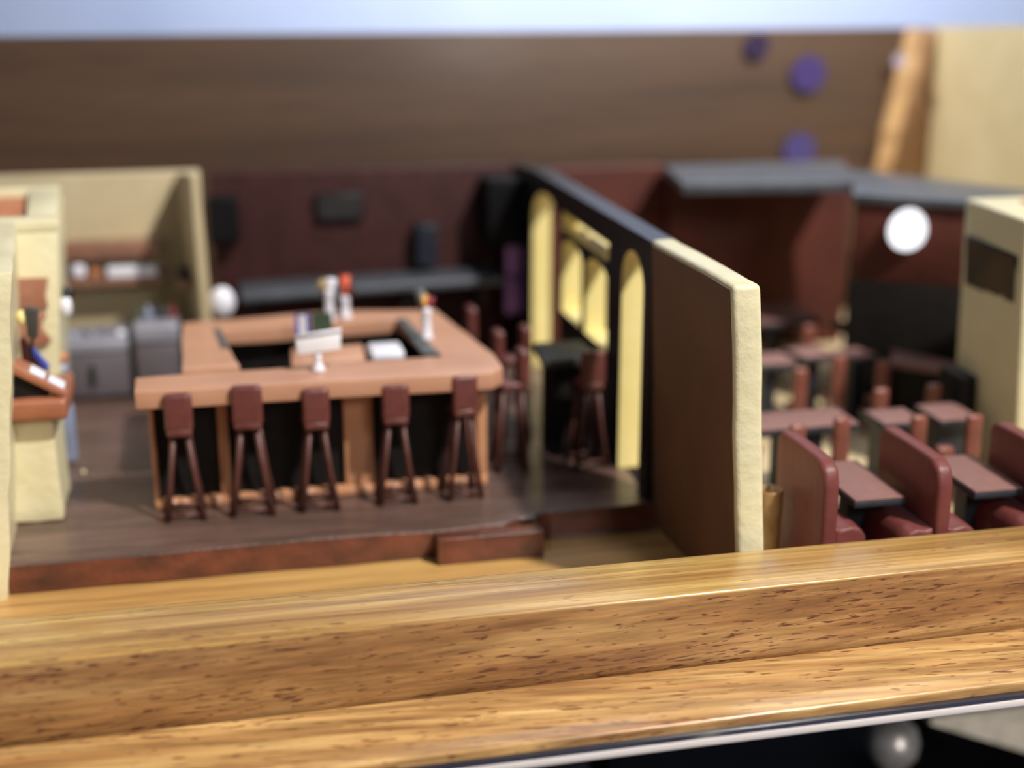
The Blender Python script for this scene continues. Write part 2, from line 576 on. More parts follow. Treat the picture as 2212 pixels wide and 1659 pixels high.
xprism(bm, [(3.50, 0.661), (4.00, 0.661), (4.00, 0.665), (3.50, 0.665)], X0, X1)
xprism(bm, [(3.996, 0.615), (4.00, 0.615), (4.00, 0.662), (3.996, 0.662)], X0, X1)
tag(wpart('transom_lining', bm, 'reveal'), 'cream lining of the long slot over the windows', None)
bm = B()
tube(bm, [(X0 + 0.012, 3.80, 0.629), (X0 + 0.016, 3.80, 0.642)], 0.010, 10)
tube(bm, [(X0 + 0.02, 3.60, 0.626), (X0 + 0.02, 3.74, 0.626)], 0.009, 10)
wpart('transom_ornament', bm, 'offwhite')
bm = B()
box(bm, X0 - 0.16, X1 - 0.03, 3.13, 3.52, P0 + 0.0005, P0 + 0.006)

# dark red back wall behind the bar
bm = B()
box(bm, 0.0, 1.03, 4.66, 4.74, 0, 0.712)
tag(new('wall_back', bm, 'redwall', bevel=0.006), 'dark red back wall behind the bar', 'wall', kind='structure')
bm = B()
box(bm, 1.03, 1.60, 4.75, 4.83, 0, 0.68)
box(bm, 1.60, 2.30, 4.70, 4.78, 0, 0.68)
tag(new('wall_restaurant', bm, 'redwall2', bevel=0.006), 'rust red back wall behind the restaurant tables', 'wall', kind='structure')
bm = B()
loft(bm, [(1.50, 4.28, 0.655), (2.12, 4.20, 0.655), (2.24, 4.69, 0.655), (1.58, 4.72, 0.655)],
     [(1.50, 4.28, 0.69), (2.12, 4.20, 0.69), (2.24, 4.69, 0.69), (1.58, 4.72, 0.69)])
ceil = new('ceiling', bm, 'ledgeblack', bevel=0.005)
tag(ceil, 'grey black soffit slab over the back of the restaurant', 'soffit', kind='structure')
bm = B()
loft(bm, [(1.955, 3.96, 0.42), (2.362, 3.69, 0.42), (2.50, 3.91, 0.42), (2.19, 4.44, 0.42)],
     [(1.955, 3.96, 0.665), (2.362, 3.69, 0.665), (2.50, 3.91, 0.665), (2.19, 4.44, 0.665)])
wk = tag(new('wall_corner', bm, ['redwall2'], bevel=0.004), 'rust red wall block in the far right corner of the restaurant', 'wall', kind='structure')
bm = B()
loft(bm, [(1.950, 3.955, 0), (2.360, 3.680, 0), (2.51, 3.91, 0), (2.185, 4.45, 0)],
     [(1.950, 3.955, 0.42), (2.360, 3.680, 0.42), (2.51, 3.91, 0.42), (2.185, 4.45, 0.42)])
tag(new('dark_lower_block', bm, 'black_panel', wk, bevel=0.006), 'black lower part of the wall', None)  # lower part of the corner block made black
bm = B()
loft(bm, [(1.935, 3.955, 0.665), (2.357, 3.670, 0.665), (2.53, 3.90, 0.665), (2.19, 4.46, 0.665)],
     [(1.935, 3.955, 0.692), (2.357, 3.670, 0.692), (2.53, 3.90, 0.692), (2.19, 4.46, 0.692)])
tag(new('wall_cap', bm, 'ledgeblack', wk, bevel=0.006), 'grey black cap', None)

# left back room
bm = B()
box(bm, -0.85, -0.03, 4.66, 4.73, 0, 0.722)
loft(bm, [(-0.048, 4.30, P0), (-0.012, 4.30, P0), (-0.03, 4.66, P0), (-0.10, 4.66, P0)],
     [(-0.056, 4.30, 0.762), (-0.030, 4.30, 0.762), (-0.04, 4.66, 0.722), (-0.10, 4.66, 0.722)])
wl = new('wall_left', bm, 'shaded_cream', bevel=0.006)
tag(wl, 'cream wall with shelves enclosing the back room at left', 'wall', kind='structure')
# tall cream block with an inset top
bm = B()
T = 0.757
loft(bm, [(-0.80, 3.62, P0), (-0.430, 3.62, P0), (-0.455, 4.22, P0), (-0.80, 4.22, P0)],
     [(-0.80, 3.62, T - 0.03), (-0.380, 3.62, T - 0.03), (-0.420, 4.22, T - 0.03), (-0.80, 4.22, T - 0.03)])
loft(bm, [(-0.80, 3.62, T - 0.03), (-0.380, 3.62, T - 0.03), (-0.390, 3.70, T - 0.03), (-0.80, 3.70, T - 0.03)],
     [(-0.80, 3.62, T), (-0.378, 3.62, T), (-0.388, 3.70, T), (-0.80, 3.70, T)])
loft(bm, [(-0.80, 4.16, T - 0.03), (-0.420, 4.16, T - 0.03), (-0.425, 4.22, T - 0.03), (-0.80, 4.22, T - 0.03)],
     [(-0.80, 4.16, T), (-0.418, 4.16, T), (-0.425, 4.22, T), (-0.80, 4.22, T)])
loft(bm, [(-0.462, 3.70, T - 0.03), (-0.390, 3.70, T - 0.03), (-0.420, 4.16, T - 0.03), (-0.506, 4.16, T - 0.03)],
     [(-0.462, 3.70, T), (-0.388, 3.70, T), (-0.418, 4.16, T), (-0.506, 4.16, T)])
tall = new('wall_block', bm, 'cream', bevel=0.005)
tag(tall, 'tall cream wall block with a recess in its top', 'wall', kind='structure')
bm = B()
loft(bm, [(-0.80, 3.702, T - 0.029), (-0.463, 3.702, T - 0.029), (-0.507, 4.158, T - 0.029), (-0.80, 4.158, T - 0.029)],
     [(-0.80, 3.702, T - 0.024), (-0.463, 3.702, T - 0.024), (-0.507, 4.158, T - 0.024), (-0.80, 4.158, T - 0.024)])
tag(new('recess_panel', bm, 'terracotta', tall), 'orange terracotta recess in the block top', None)
# nearest cream wall at the left edge
bm = B()
loft(bm, [(-0.70, 2.96, 0), (-0.498, 3.030, 0), (-0.53, 3.62, 0), (-0.80, 3.62, 0)],
     [(-0.70, 2.96, 0.748), (-0.420, 3.030, 0.748), (-0.475, 3.62, 0.757), (-0.80, 3.62, 0.757)])
cut(bm, 0.05)
for v in bm.verts:                      # torn looking edge near the bottom
    if v.co.z < 0.35 and v.co.x > -0.56 and v.co.y < 3.1:
        v.co.x += 0.008 * noise.noise(v.co * 30)
tag(new('wall_near', bm, 'cream', bevel=0.006, wobble=0.006, wscale=9), 'lumpy cream wall nearest the lens at the left edge', 'wall', kind='structure')
# low cream wall carrying the console
bm = grid_box(-0.525, -0.398, 3.305, 3.52, P0 + 0.002, 0.338, 0.03)
for v in bm.verts:
    if v.co.z < 0.1:
        v.co.z += 0.004 * noise.noise(v.co * 40)
tag(new('low_wall', bm, 'cream', bevel=0.006, wobble=0.005, wscale=12), 'low cream wall stub under the chestnut console', 'wall', kind='structure')

# right cream wall with picture
bm = B()
loft(bm, [(2.045, 3.10, 0), (2.60, 3.10, 0), (2.60, 3.43, 0), (2.045, 3.43, 0)],
     [(1.998, 3.10, 0.756), (2.60, 3.10, 0.756), (2.60, 3.45, 0.756), (2.028, 3.45, 0.756)])
wr = new('wall_right', bm, 'cream', bevel=0.010, seg=3)
tag(wr, 'cream wall block at the right edge with a small dark picture', 'wall', kind='structure')
bm = B()
loft(bm, [(2.115, 3.22, 0.7565), (2.40, 3.22, 0.7565), (2.40, 3.36, 0.7565), (2.14, 3.36, 0.7565)],
     [(2.115, 3.22, 0.760), (2.40, 3.22, 0.760), (2.40, 3.36, 0.760), (2.14, 3.36, 0.760)])
tag(new('top_patch', bm, 'orange', wr), 'small orange red patch on the wall top', None)

# ================================================================== bar counter
bc = empty('bar_counter', (0, 0, 0), 'long tan bar counter running round an open square with black panels below', 'bar counter')
CT0, CT1 = 0.360, 0.405


def slab(name, pts, m='counter', z0=CT0, z1=CT1, bv=0.010, wb=0.003, parent=bc):
    b_ = B()
    prism(b_, pts, z0, z1)
    cut(b_, 0.06, (0, 1))
    return new(name, b_, m, parent, bevel=bv, seg=3, wobble=wb, wscale=7)


slab('counter_top', [(-0.205, 3.245), (0.655, 3.232), (0.690, 3.27), (0.692, 3.40), (0.620, 3.915), (0.30, 3.955), (-0.098, 3.90), (-0.095, 3.415), (0.045, 3.43),
                     (0.020, 3.62), (-0.005, 3.80), (0.505, 3.825), (0.556, 3.405), (-0.205, 3.372)], bv=0.009)
# grey inlays along the inner edge
b_ = B()
prism(b_, [(0.512, 3.44), (0.557, 3.412), (0.548, 3.50), (0.522, 3.815), (0.500, 3.82)], CT1 - 0.004, CT1 + 0.002)
new('counter_inlay', b_, 'strip', bc)
b_ = B()
prism(b_, [(-0.016, 3.815), (0.004, 3.812), (0.024, 3.60), (0.004, 3.60)], CT1 - 0.004, CT1 + 0.002)
new('counter_inlay', b_, 'strip', bc)
FY = 3.335
b_ = B()
box(b_, -0.168, 0.655, FY + 0.012, FY + 0.05, P0, CT0 + 0.004)
box(b_, 0.600, 0.648, FY + 0.05, 3.86, P0, CT0 + 0.004)
box(b_, 0.02, 0.60, 3.85, 3.88, P0, CT0 + 0.004)
box(b_, -0.060, -0.02, 3.47, 3.88, P0, CT0 + 0.004)
new('counter_body', b_, 'black_panel', bc)
for x0, x1 in ((-0.180, -0.168), (-0.018, 0.008), (0.292, 0.366), (0.632, 0.660)):
    b_ = B()
    box(b_, x0, x1, FY - 0.006, FY + 0.048, P0, CT0 + 0.004)
    new('counter_pillar', b_, 'pillar', bc, bevel=0.004)
b_ = B()
box(b_, -0.180, 0.66, FY - 0.014, FY + 0.012, P0, P0 + 0.026)
new('plinth', b_, 'pillar', bc, bevel=0.006)
for i, x in enumerate([-0.135, -0.110, -0.03, 0.095, 0.118, 0.20, 0.245, 0.345, 0.415, 0.47, 0.505, 0.595]):
    b_ = B()
    lathe(b_, [(0.004, 0), (0.012, 0.004), (0.012, 0.020), (0.006, 0.028)], (x, FY - 0.012, P0), 10)
    new('plinth_knob', b_, 'counter', bc, smooth=True)

# island inside the bar
isl = empty('bar_island', (0.28, 3.65, P0), 'small tan island table standing inside the bar square', 'table')
b_ = B()
prism(b_, [(-0.10, -0.09), (0.10, -0.075), (0.11, 0.08), (-0.09, 0.075)], 0.262, 0.290)
new('island_top', b_, 'counter', isl, bevel=0.008)
for sx in (-0.075, 0.085):
    for sy in (-0.065, 0.05):
        b_ = B()
        box(b_, sx - 0.012, sx + 0.012, sy - 0.012, sy + 0.012, 0.0, 0.264)
        new('leg', b_, 'pillar', isl)
bin_ = empty('ice_bin', (0.436, 3.60, P0), 'white lidded bin on a dark base inside the bar', 'bin')
b_ = B()
box(b_, -0.040, 0.040, -0.05, 0.05, 0.0, 0.286)
new('bin_base', b_, 'bluedark', bin_, bevel=0.004)
b_ = B()
box(b_, -0.045, 0.045, -0.055, 0.055, 0.284, 0.312)
new('bin_lid', b_, 'white', bin_, bevel=0.010, seg=3)

# ------------------------------------------------------------------ things on the counter
ms = empty('menu_stand', (0.236, 3.335, CT1 + 0.001), 'white menu stand with a slanted tray on the front bar counter', 'menu stand')
b_ = B()
lathe(b_, [(0.018, 0), (0.017, 0.006), (0.009, 0.018), (0.007, 0.032), (0.010, 0.042)], (0, 0, 0), 14)
new('pedestal', b_, 'white', ms, smooth=True)
b_ = B()
loft(b_, [(-0.050, -0.006, 0.044), (0.056, -0.006, 0.052), (0.056, 0.014, 0.052), (-0.050, 0.014, 0.044)],
     [(-0.054, 0.004, 0.088), (0.060, 0.004, 0.100), (0.060, 0.024, 0.100), (-0.054, 0.024, 0.088)])
new('tray', b_, 'offwhite', ms, bevel=0.003)
b_ = B()
tube(b_, [(-0.054, 0.000, 0.090), (0.060, 0.000, 0.102)], 0.004, 8)
new('tray_lip', b_, 'white', ms, smooth=True)


def card(name, x0, x1, y, z0, z1, m, lab, cat='card', stripes=None):
    o = empty(name, ((x0 + x1) / 2, y, z0), lab, cat)
    w = (x1 - x0) / 2
    b2 = B()
    box(b2, -w, w, -0.003, 0.003, 0, z1 - z0)
    new('card_face', b2, m, o)
    if stripes:
        a, b = stripes
        b2 = B()
        box(b2, -w + a * 2 * w, -w + b * 2 * w, -0.0045, -0.0031, 0, z1 - z0)
        new('card_stripe', b2, 'offwhite', o)
    return o


card('drinks_card', 0.206, 0.246, 3.72, 0.3635, 0.455, 'blue', 'blue and white striped card standing behind the menu stand', stripes=(0.25, 0.70))
card('drinks_card', 0.249, 0.305, 3.71, 0.3635, 0.460, 'green', 'dark green card standing beside the blue one behind the menu stand')


def tap(x, y, z, h, handle, hm, lab, lean=0.0, wide=0.0):
    o = empty('beer_tap', (x, y, z), lab, 'beer tap', 'beer taps on the bar')
    b2 = B()
    lathe(b2, [(0.018, 0), (0.017, 0.006), (0.013, 0.012), (0.012, h * 0.66), (0.017, h * 0.80), (0.013, h * 0.88)], (0, 0, 0), 14)
    new('tap_column', b2, 'white', o, smooth=True)
    for i, (dx, hz, mm) in enumerate(handle):
        b2 = B()
        tube(b2, [(dx * 0.3, 0, h * 0.76), (dx, 0, h * 0.80 + hz)], [0.011, 0.015], 10)
        new('tap_handle', b2, mm, o, smooth=True)
    return o


tap(0.309, 3.84, CT1 + 0.001, 0.105, [(-0.022, 0.032, 'tan'), (0.010, 0.036, 'white')], None, 'beer tap with a white and a tan handle on the rear counter')
tap(0.356, 3.86, CT1 + 0.001, 0.075, [(0.002, 0.062, 'orange'), (0.022, 0.030, 'darkred')], None, 'beer tap with a bright orange handle on the rear counter')
tap(0.545, 3.575, CT1 + 0.003, 0.100, [(-0.010, 0.040, 'yellow'), (0.010, 0.034, 'red'), (-0.018, 0.055, 'strip')], None, 'beer tap with amber and red handles on the right counter')
do = empty('white_globe', (0.016, 4.33, P0), 'white egg shaped globe on a thin stand behind the bar', 'lamp')
b_ = B()
lathe(b_, [(0.004, 0.0), (0.022, 0.006), (0.036, 0.03), (0.040, 0.052), (0.034, 0.078), (0.020, 0.094), (0.004, 0.099)], (0, 0, 0.235), 20)
new('globe', b_, 'white', do, smooth=True)
b_ = B()
lathe(b_, [(0.028, 0), (0.026, 0.01), (0.007, 0.02), (0.007, 0.24)], (0, 0, 0), 14)
new('stand', b_, 'steel_dark', do, smooth=True)


# ================================================================== bar stools
def rounded_block(x0, x1, y0, y1, z0, z1, r, mname, name, parent, wob=0.002):
    b2 = grid_box(x0, x1, y0, y1, z0, z1, 0.022)
    return new(name, b2, mname, parent, bevel=r, seg=3, wobble=wob, wscale=22)


def make_stool(label, lean=0.0):
    o = empty('bar_stool', (0, 0, P0), label, 'bar stool', 'bar stools')
    rounded_block(-0.034, 0.034, -0.050, -0.022, 0.243, 0.338, 0.008, 'stool', 'backrest', o)
    rounded_block(-0.032, 0.032, -0.050, 0.030, 0.226, 0.250, 0.008, 'stool', 'seat', o)
    for sx in (-1, 1):
        for sy, yt, yb in ((-1, -0.030, -0.038), (1, 0.020, 0.040)):
            b2 = B()
            tube(b2, [(sx * 0.017, yt, 0.228), (sx * 0.030, (yt + yb) / 2, 0.11), (sx * 0.045, yb, 0.0)], [0.0085, 0.0068, 0.0085], 8)
            new('leg', b2, 'stoolleg', o, smooth=True)
    for y in (-0.037, 0.037):
        b2 = B()
        tube(b2, [(-0.040, y, 0.016), (0.040, y, 0.016)], 0.0045, 6)
        new('stretcher', b2, 'stoolleg', o, smooth=True)
    for sx in (-1, 1):
        b2 = B()
        tube(b2, [(sx * 0.041, -0.036, 0.020), (sx * 0.041, 0.036, 0.020)], 0.0045, 6)
        new('stretcher', b2, 'stoolleg', o, smooth=True)
    return o


labs = ['maroon bar stool nearest the left end of the bar front',
        'second bar stool from the left at the bar front, darker and taller',
        'middle maroon bar stool of the five at the bar front',
        'fourth bar stool from the left, beside the wide tan pillar',
        'bar stool at the right front corner of the bar']
st = make_stool(labs[0])
spots = [(-0.106, 3.272, 0.00), (0.058, 3.272, -0.10), (0.217, 3.272, 0.04), (0.415, 3.276, -0.05), (0.583, 3.276, 0.08)]
st.location = (spots[0][0], spots[0][1], P0)
stools = [st]
for (x, y, r), lb in list(zip(spots, labs))[1:]:
    stools.append(dup(st, (x, y, P0), r, lb))
for o_, sc_ in zip(stools, [(0.97, 1, 0.962), (1.08, 1, 0.99), (0.97, 1, 0.94), (0.98, 1, 0.93), (0.93, 1, 0.968)]):
    o_.scale = sc_
for x, y, r, lb in ((0.745, 3.455, math.pi / 2, 'nearer bar stool along the right side of the bar'),
                    (0.722, 3.66, math.pi / 2, 'farther bar stool along the right side of the bar'),
                    (0.955, 3.43, 0.1, 'bar stool in front of the tall dark table by the middle wall'),
                    (0.806, 3.69, math.pi * 0.5, 'bar stool at the left side of the tall dark table'),
                    (0.700, 3.95, math.pi / 2, 'bar stool by the rear right corner of the bar')):
    stools.append(dup(st, (x, y, P0), r, lb))

ht = empty('high_table', (0.925, 3.56, P0), 'tall dark brown table beside the black middle wall', 'table')
b_ = B()
prism(b_, [(-0.085, -0.10), (0.075, -0.085), (0.070, 0.10), (-0.070, 0.095)], 0.262, 0.285)
new('table_top', b_, 'charcoal', ht, bevel=0.006)
b_ = B()
box(b_, -0.05, 0.05, -0.05, 0.06, 0.0, 0.264)
new('pedestal', b_, 'black_panel', ht)

# ================================================================== back wall furniture
b_ = B()
loft(b_, [(0.075, 4.44, 0.325), (0.94, 4.47, 0.338), (0.94, 4.655, 0.338), (0.075, 4.655, 0.325)],
     [(0.075, 4.44, 0.352), (0.94, 4.47, 0.368), (0.94, 4.655, 0.368), (0.075, 4.655, 0.352)])
cut(b_, 0.08, (0,))
bl = new('drink_ledge', b_, 'ledgeblack', bevel=0.008, seg=3)
tag(bl, 'long blue black drink ledge along the dark red back wall', 'shelf')
for x in (0.12, 0.36, 0.62, 0.88):
    b_ = B()
    box(b_, x - 0.012, x + 0.012, 4.50, 4.655, 0.27, 0.33)
    new('bracket', b_, 'black', bl)


def wallbox(name, x0, x1, y0, y1, z0, z1, m, label, cat, inner=None):
    o = empty(name, ((x0 + x1) / 2, y1, (z0 + z1) / 2), label, cat)
    w, d, h = (x1 - x0) / 2, y1 - y0, (z1 - z0) / 2
    b2 = B()
    box(b2, -w, w, -d, 0, -h, h)
    new('casing', b2, m, o, bevel=0.004)
    if inner:
        b2 = B()
        box(b2, -w * 0.86, w * 0.86, -d - 0.002, -d + 0.002, -h * 0.82, h * 0.82)
        new('screen' if 'screen' in name or 'television' in name else 'front_panel', b2, inner, o)
    return o


wallbox('television', 0.342, 0.502, 4.635, 4.658, 0.548, 0.640, 'black', 'dark grey wall television in the middle of the back wall', 'television', 'screen')
wallbox('loudspeaker', -0.012, 0.088, 4.59, 4.658, 0.495, 0.645, 'cabinet', 'black loudspeaker high on the back wall beside the cream wall', 'loudspeaker', 'cabinet')
wallbox('loudspeaker', 0.905, 1.022, 4.52, 4.658, 0.46, 0.685, 'cabinet', 'black loudspeaker in the right corner of the back wall', 'loudspeaker', 'cabinet')
wallbox('wall_machine', 0.672, 0.744, 4.60, 4.658, 0.385, 0.53, 'bluedark', 'blue black rounded machine hanging right of the television', 'wall machine', 'bluedark')
pu = empty('mauve_hanging', (1.000, 4.56, 0.252), 'mauve two part hanging in the corner beyond the black wall', 'wall hanging')
for z0, z1, w in ((0.10, 0.215, 0.030), (-0.035, 0.092, 0.033)):
    b_ = B()
    box(b_, -w, w, -0.02, 0.0, z0, z1)
    new('hanging_panel', b_, 'purple', pu, bevel=0.012, seg=3)

# ================================================================== left back room
sh = empty('wall_shelf', (-0.335, 4.66, 0.50), 'upper brown shelf on the cream wall of the back room', 'shelf')
b_ = B()
box(b_, -0.165, 0.160, -0.09, 0.0, -0.040, 0.012)
new('shelf_board', b_, 'brownshelf', sh, bevel=0.004)
sh2 = empty('wall_shelf', (-0.335, 4.66, 0.395), 'lower brown shelf on the cream wall, holding white boxes', 'shelf')
b_ = B()
box(b_, -0.170, 0.168, -0.10, 0.0, -0.020, 0.004)
new('shelf_board', b_, 'brownshelf', sh2, bevel=0.004)
sh3 = empty('wall_shelf', (-0.085, 4.50, 0.405), 'short brown shelf near the end of the cream side wall', 'shelf')
b_ = B()
box(b_, -0.035, 0.012, -0.10, 0.06, -0.016, 0.010)
new('shelf_board', b_, 'brownshelf', sh3, bevel=0.004)


def simple(name, x0, x1, y0, y1, z0, z1, m, label, cat, bv=0.006, group=None):
    b2 = B()
    box(b2, x0, x1, y0, y1, z0, z1)
    return tag(new(name, b2, m, bevel=bv, seg=3), label, cat, group)


simple('white_canister', -0.452, -0.408, 4.575, 4.62, 0.400, 0.448, 'white', 'small white canister at the left end of the lower shelf', 'canister', 0.014)
simple('tan_jar', -0.395, -0.362, 4.575, 4.61, 0.400, 0.430, 'terracotta', 'small tan jar between the white canister and the long white box', 'jar', 0.01)
simple('white_box', -0.342, -0.185, 4.565, 4.62, 0.400, 0.436, 'white', 'long white box at the right end of the lower shelf', 'box', 0.006)
simple('black_pot', -0.115, -0.082, 4.43, 4.49, 0.4155, 0.450, 'black', 'small black pot on the short side shelf', 'pot', 0.008)

rg = empty('steel_cooker', (-0.375, 4.40, P0), 'wide steel cooker against the wall of the back room', 'cooker')
b_ = B()
box(b_, -0.105, 0.098, -0.10, 0.10, 0.012, 0.150)
new('cooker_body', b_, 'steel_dark', rg, bevel=0.006)
b_ = B()
box(b_, -0.107, 0.100, -0.104, 0.10, 0.150, 0.190)
new('cooker_top', b_, 'steel', rg, bevel=0.010, seg=3)
b_ = B()
box(b_, -0.02, -0.006, -0.112, -0.100, 0.05, 0.115)
new('door_handle', b_, 'black', rg, bevel=0.003)
b_ = B()
box(b_, -0.10, 0.09, -0.09, 0.09, 0.0, 0.013)
new('base', b_, 'black', rg)
for x in (-0.07, -0.01, 0.075):
    b_ = B()
    lathe(b_, [(0.014, 0), (0.018, 0.006), (0.012, 0.014), (0.003, 0.016)], (x, -0.03, 0.189), 12)
    new('burner', b_, 'white' if x > 0 else 'steel', rg, smooth=True)
rf = empty('steel_cooler', (-0.190, 4.39, P0), 'steel bottle cooler standing right of the cooker', 'cooler')
b_ = B()
box(b_, -0.066, 0.066, -0.095, 0.09, 0.010, 0.170)
new('cooler_body', b_, 'steel_dark', rf, bevel=0.006)
b_ = B()
box(b_, -0.070, 0.070, -0.100, 0.092, 0.170, 0.236)
new('cooler_top', b_, 'steel', rf, bevel=0.014, seg=3)
b_ = B()
box(b_, -0.062, 0.062, -0.09, 0.085, 0.0, 0.011)
new('base', b_, 'black', rf)
for x, m_, h, lb in ((-0.240, 'green', 0.034, 'dark green bottle on the steel cooler'), (-0.212, 'bluegrey', 0.042, 'pale blue bottle on the steel cooler'),
                     (-0.180, 'bluedark', 0.040, 'dark bottle in the middle of the steel cooler'), (-0.158, 'charcoal', 0.036, 'charcoal bottle beside the red one on the cooler'),
                     (-0.138, 'red', 0.038, 'red bottle at the right end of the steel cooler')):
    b_ = B()
    lathe(b_, [(0.011, 0), (0.012, 0.004), (0.012, h * 0.62), (0.006, h * 0.8), (0.006, h)], (x, 4.37, P0 + 0.2365), 10)
    tag(new('bottle', b_, m_, smooth=True), lb, 'bottle', 'bottles on the cooler')

# ================================================================== left console corner
co = empty('console', (-0.46, 3.39, 0.342), 'chestnut console with a raised slanted lid on the low cream wall', 'console')
b_ = grid_box(-0.065, 0.100, -0.130, 0.10, 0.0, 0.052, 0.04)
new('console_box', b_, 'console', co, bevel=0.012, seg=3, wobble=0.003, wscale=15)
b_ = B()
loft(b_, [(-0.020, -0.115, 0.118), (0.092, -0.115, 0.050), (0.092, -0.030, 0.050), (-0.020, -0.030, 0.118)],
     [(-0.012, -0.115, 0.137), (0.103, -0.115, 0.062), (0.103, -0.030, 0.062), (-0.012, -0.030, 0.137)])
new('lid', b_, 'console', co, bevel=0.005)
for a, b in ((0.28, 0.56), (0.62, 0.92)):
    b_ = B()
    f = lambda t, z: (-0.012 + 0.115 * t, 0.137 - 0.075 * t + z)
    p, q = f(a, 0.0005), f(b, 0.0005)
    loft(b_, [(p[0], -0.106, p[1]), (q[0], -0.106, q[1]), (q[0], -0.055, q[1]), (p[0], -0.055, p[1])],
         [(p[0] + .002, -0.106, p[1] + 0.005), (q[0] + .002, -0.106, q[1] + 0.005), (q[0] + .002, -0.055, q[1] + 0.005), (p[0] + .002, -0.055, p[1] + 0.005)])
    tag(new('white_key', b_, 'white', co, bevel=0.002), 'white pad on the lid', None)
b_ = B()
loft(b_, [(-0.03, -0.10, 0.05), (0.060, -0.10, 0.05), (0.060, -0.04, 0.05), (-0.03, -0.04, 0.05)],
     [(-0.03, -0.10, 0.120), (-0.018, -0.10, 0.116), (-0.018, -0.04, 0.116), (-0.03, -0.04, 0.120)])
new('lid_support', b_, 'black_panel', co)
bk = empty('leaning_book', (-0.452, 3.515, 0.395), 'dark red book with a blue edge leaning behind the console lid', 'book')
b_ = B()
loft(b_, [(-0.03, -0.02, 0.0), (0.030, -0.02, 0.0), (0.030, 0.0, 0.0), (-0.03, 0.0, 0.0)],
     [(-0.03, -0.02, 0.090), (-0.018, -0.02, 0.090), (-0.018, 0.0, 0.090), (-0.03, 0.0, 0.090)])
new('cover', b_, 'darkred', bk)
b_ = B()
loft(b_, [(0.022, -0.024, 0.014), (0.034, -0.024, 0.014), (0.034, -0.002, 0.014), (0.022, -0.002, 0.014)],
     [(-0.010, -0.024, 0.066), (-0.001, -0.024, 0.066), (-0.001, -0.002, 0.066), (-0.010, -0.002, 0.066)])
new('page_edge', b_, 'blue', bk)

pq = B()
yprism(pq, [(-0.495, 0.535), (-0.420, 0.535), (-0.424, 0.565), (-0.413, 0.612), (-0.497, 0.614)], 3.606, 3.6185)
tag(new('wall_plaque', pq, 'brown', bevel=0.002), 'square brown plaque on the tall cream block', 'plaque')
pq = B()
yprism(pq, [(-0.497, 0.430), (-0.431, 0.438), (-0.420, 0.448), (-0.437, 0.478), (-0.440, 0.498), (-0.426, 0.512), (-0.430, 0.526), (-0.497, 0.528)], 3.606, 3.6185)
tag(new('wall_plaque', pq, 'brown', bevel=0.002), 'scalloped brown plaque below the square one', 'plaque')
mk = empty('hand_microphone', (-0.435, 3.40, 0.50), 'charcoal block microphone leaning in front of the scalloped plaque', 'microphone')
b_ = B()
loft(b_, [(-0.014, -0.012, 0.016), (0.008, -0.012, 0.012), (0.008, 0.012, 0.012), (-0.014, 0.012, 0.016)],
     [(-0.012, -0.016, 0.088), (0.016, -0.016, 0.082), (0.016, 0.016, 0.082), (-0.012, 0.016, 0.088)])
new('microphone_body', b_, 'charcoal', mk, bevel=0.003)
b_ = B()
tube(b_, [(-0.002, 0, 0.016), (-0.010, 0.004, -0.02), (-0.020, 0.02, -0.098)], 0.004, 8)
new('stand', b_, 'black', mk, smooth=True)
b_ = B()
lathe(b_, [(0.004, -0.006), (0.012, 0.0), (0.014, 0.016), (0.006, 0.03)], (-0.024, 0.0, 0.05), 10)
tag(new('brass_fitting', b_, 'reveal', mk, smooth=True), 'pale brass fitting', None)

sc = empty('wall_sconce', (-0.388, 3.68, 0.50), 'small white sconce with a black cap on the side of the tall block', 'sconce')
b_ = B()
lathe(b_, [(0.004, -0.03), (0.014, -0.02), (0.016, 0.0), (0.012, 0.022)], (0.004, 0, 0.02), 12)
new('shade', b_, 'white', sc, smooth=True)
b_ = B()
lathe(b_, [(0.013, 0.04), (0.015, 0.05), (0.012, 0.066), (0.004, 0.07)], (0.010, 0.02, 0.0), 12)
new('cap', b_, 'black', sc, smooth=True)

tr = empty('tray_trolley', (-0.424, 3.73, P0), 'blue grey rounded stand carrying a small tan tray', 'stand')
b_ = B()
box(b_, -0.030, 0.030, -0.02, 0.02, 0.0, 0.175)
new('stand_panel', b_, 'bluegrey', tr, bevel=0.018, seg=4)
b_ = B()
box(b_, -0.008, 0.02, -0.012, 0.012, 0.172, 0.236)
new('post', b_, 'black', tr)
b_ = B()
lathe(b_, [(0.026, 0), (0.034, 0.006), (0.036, 0.012), (0.030, 0.014)], (0.0, 0, 0.235), 18)
new('tray', b_, 'terracotta', tr, smooth=True)
b_ = B()
lathe(b_, [(0.020, 0), (0.026, 0.008), (0.027, 0.022), (0.022, 0.030), (0.005, 0.032)], (-0.424, 3.73, P0 + 0.2495), 18)
tag(new('silver_bowl', b_, 'steel', smooth=True), 'silver grey bowl on the tan tray', 'bowl')
b_ = B()
lathe(b_, [(0.004, 0), (0.013, 0.008), (0.015, 0.016), (0.010, 0.026), (0.003, 0.029)], (-0.410, 3.73, P0 + 0.282), 14)
tag(new('copper_ball', b_, 'terracotta', smooth=True), 'copper coloured ball on top of the silver bowl', 'ball')
b_ = B()
lathe(b_, [(0.003, 0), (0.006, 0.003), (0.006, 0.008), (0.002, 0.011)], (-0.375, 3.627, P0 + 0.002), 10)
tag(new('pale_bead', b_, 'cream', smooth=True), 'tiny pale bead lying on the platform left of the bar', 'bead')


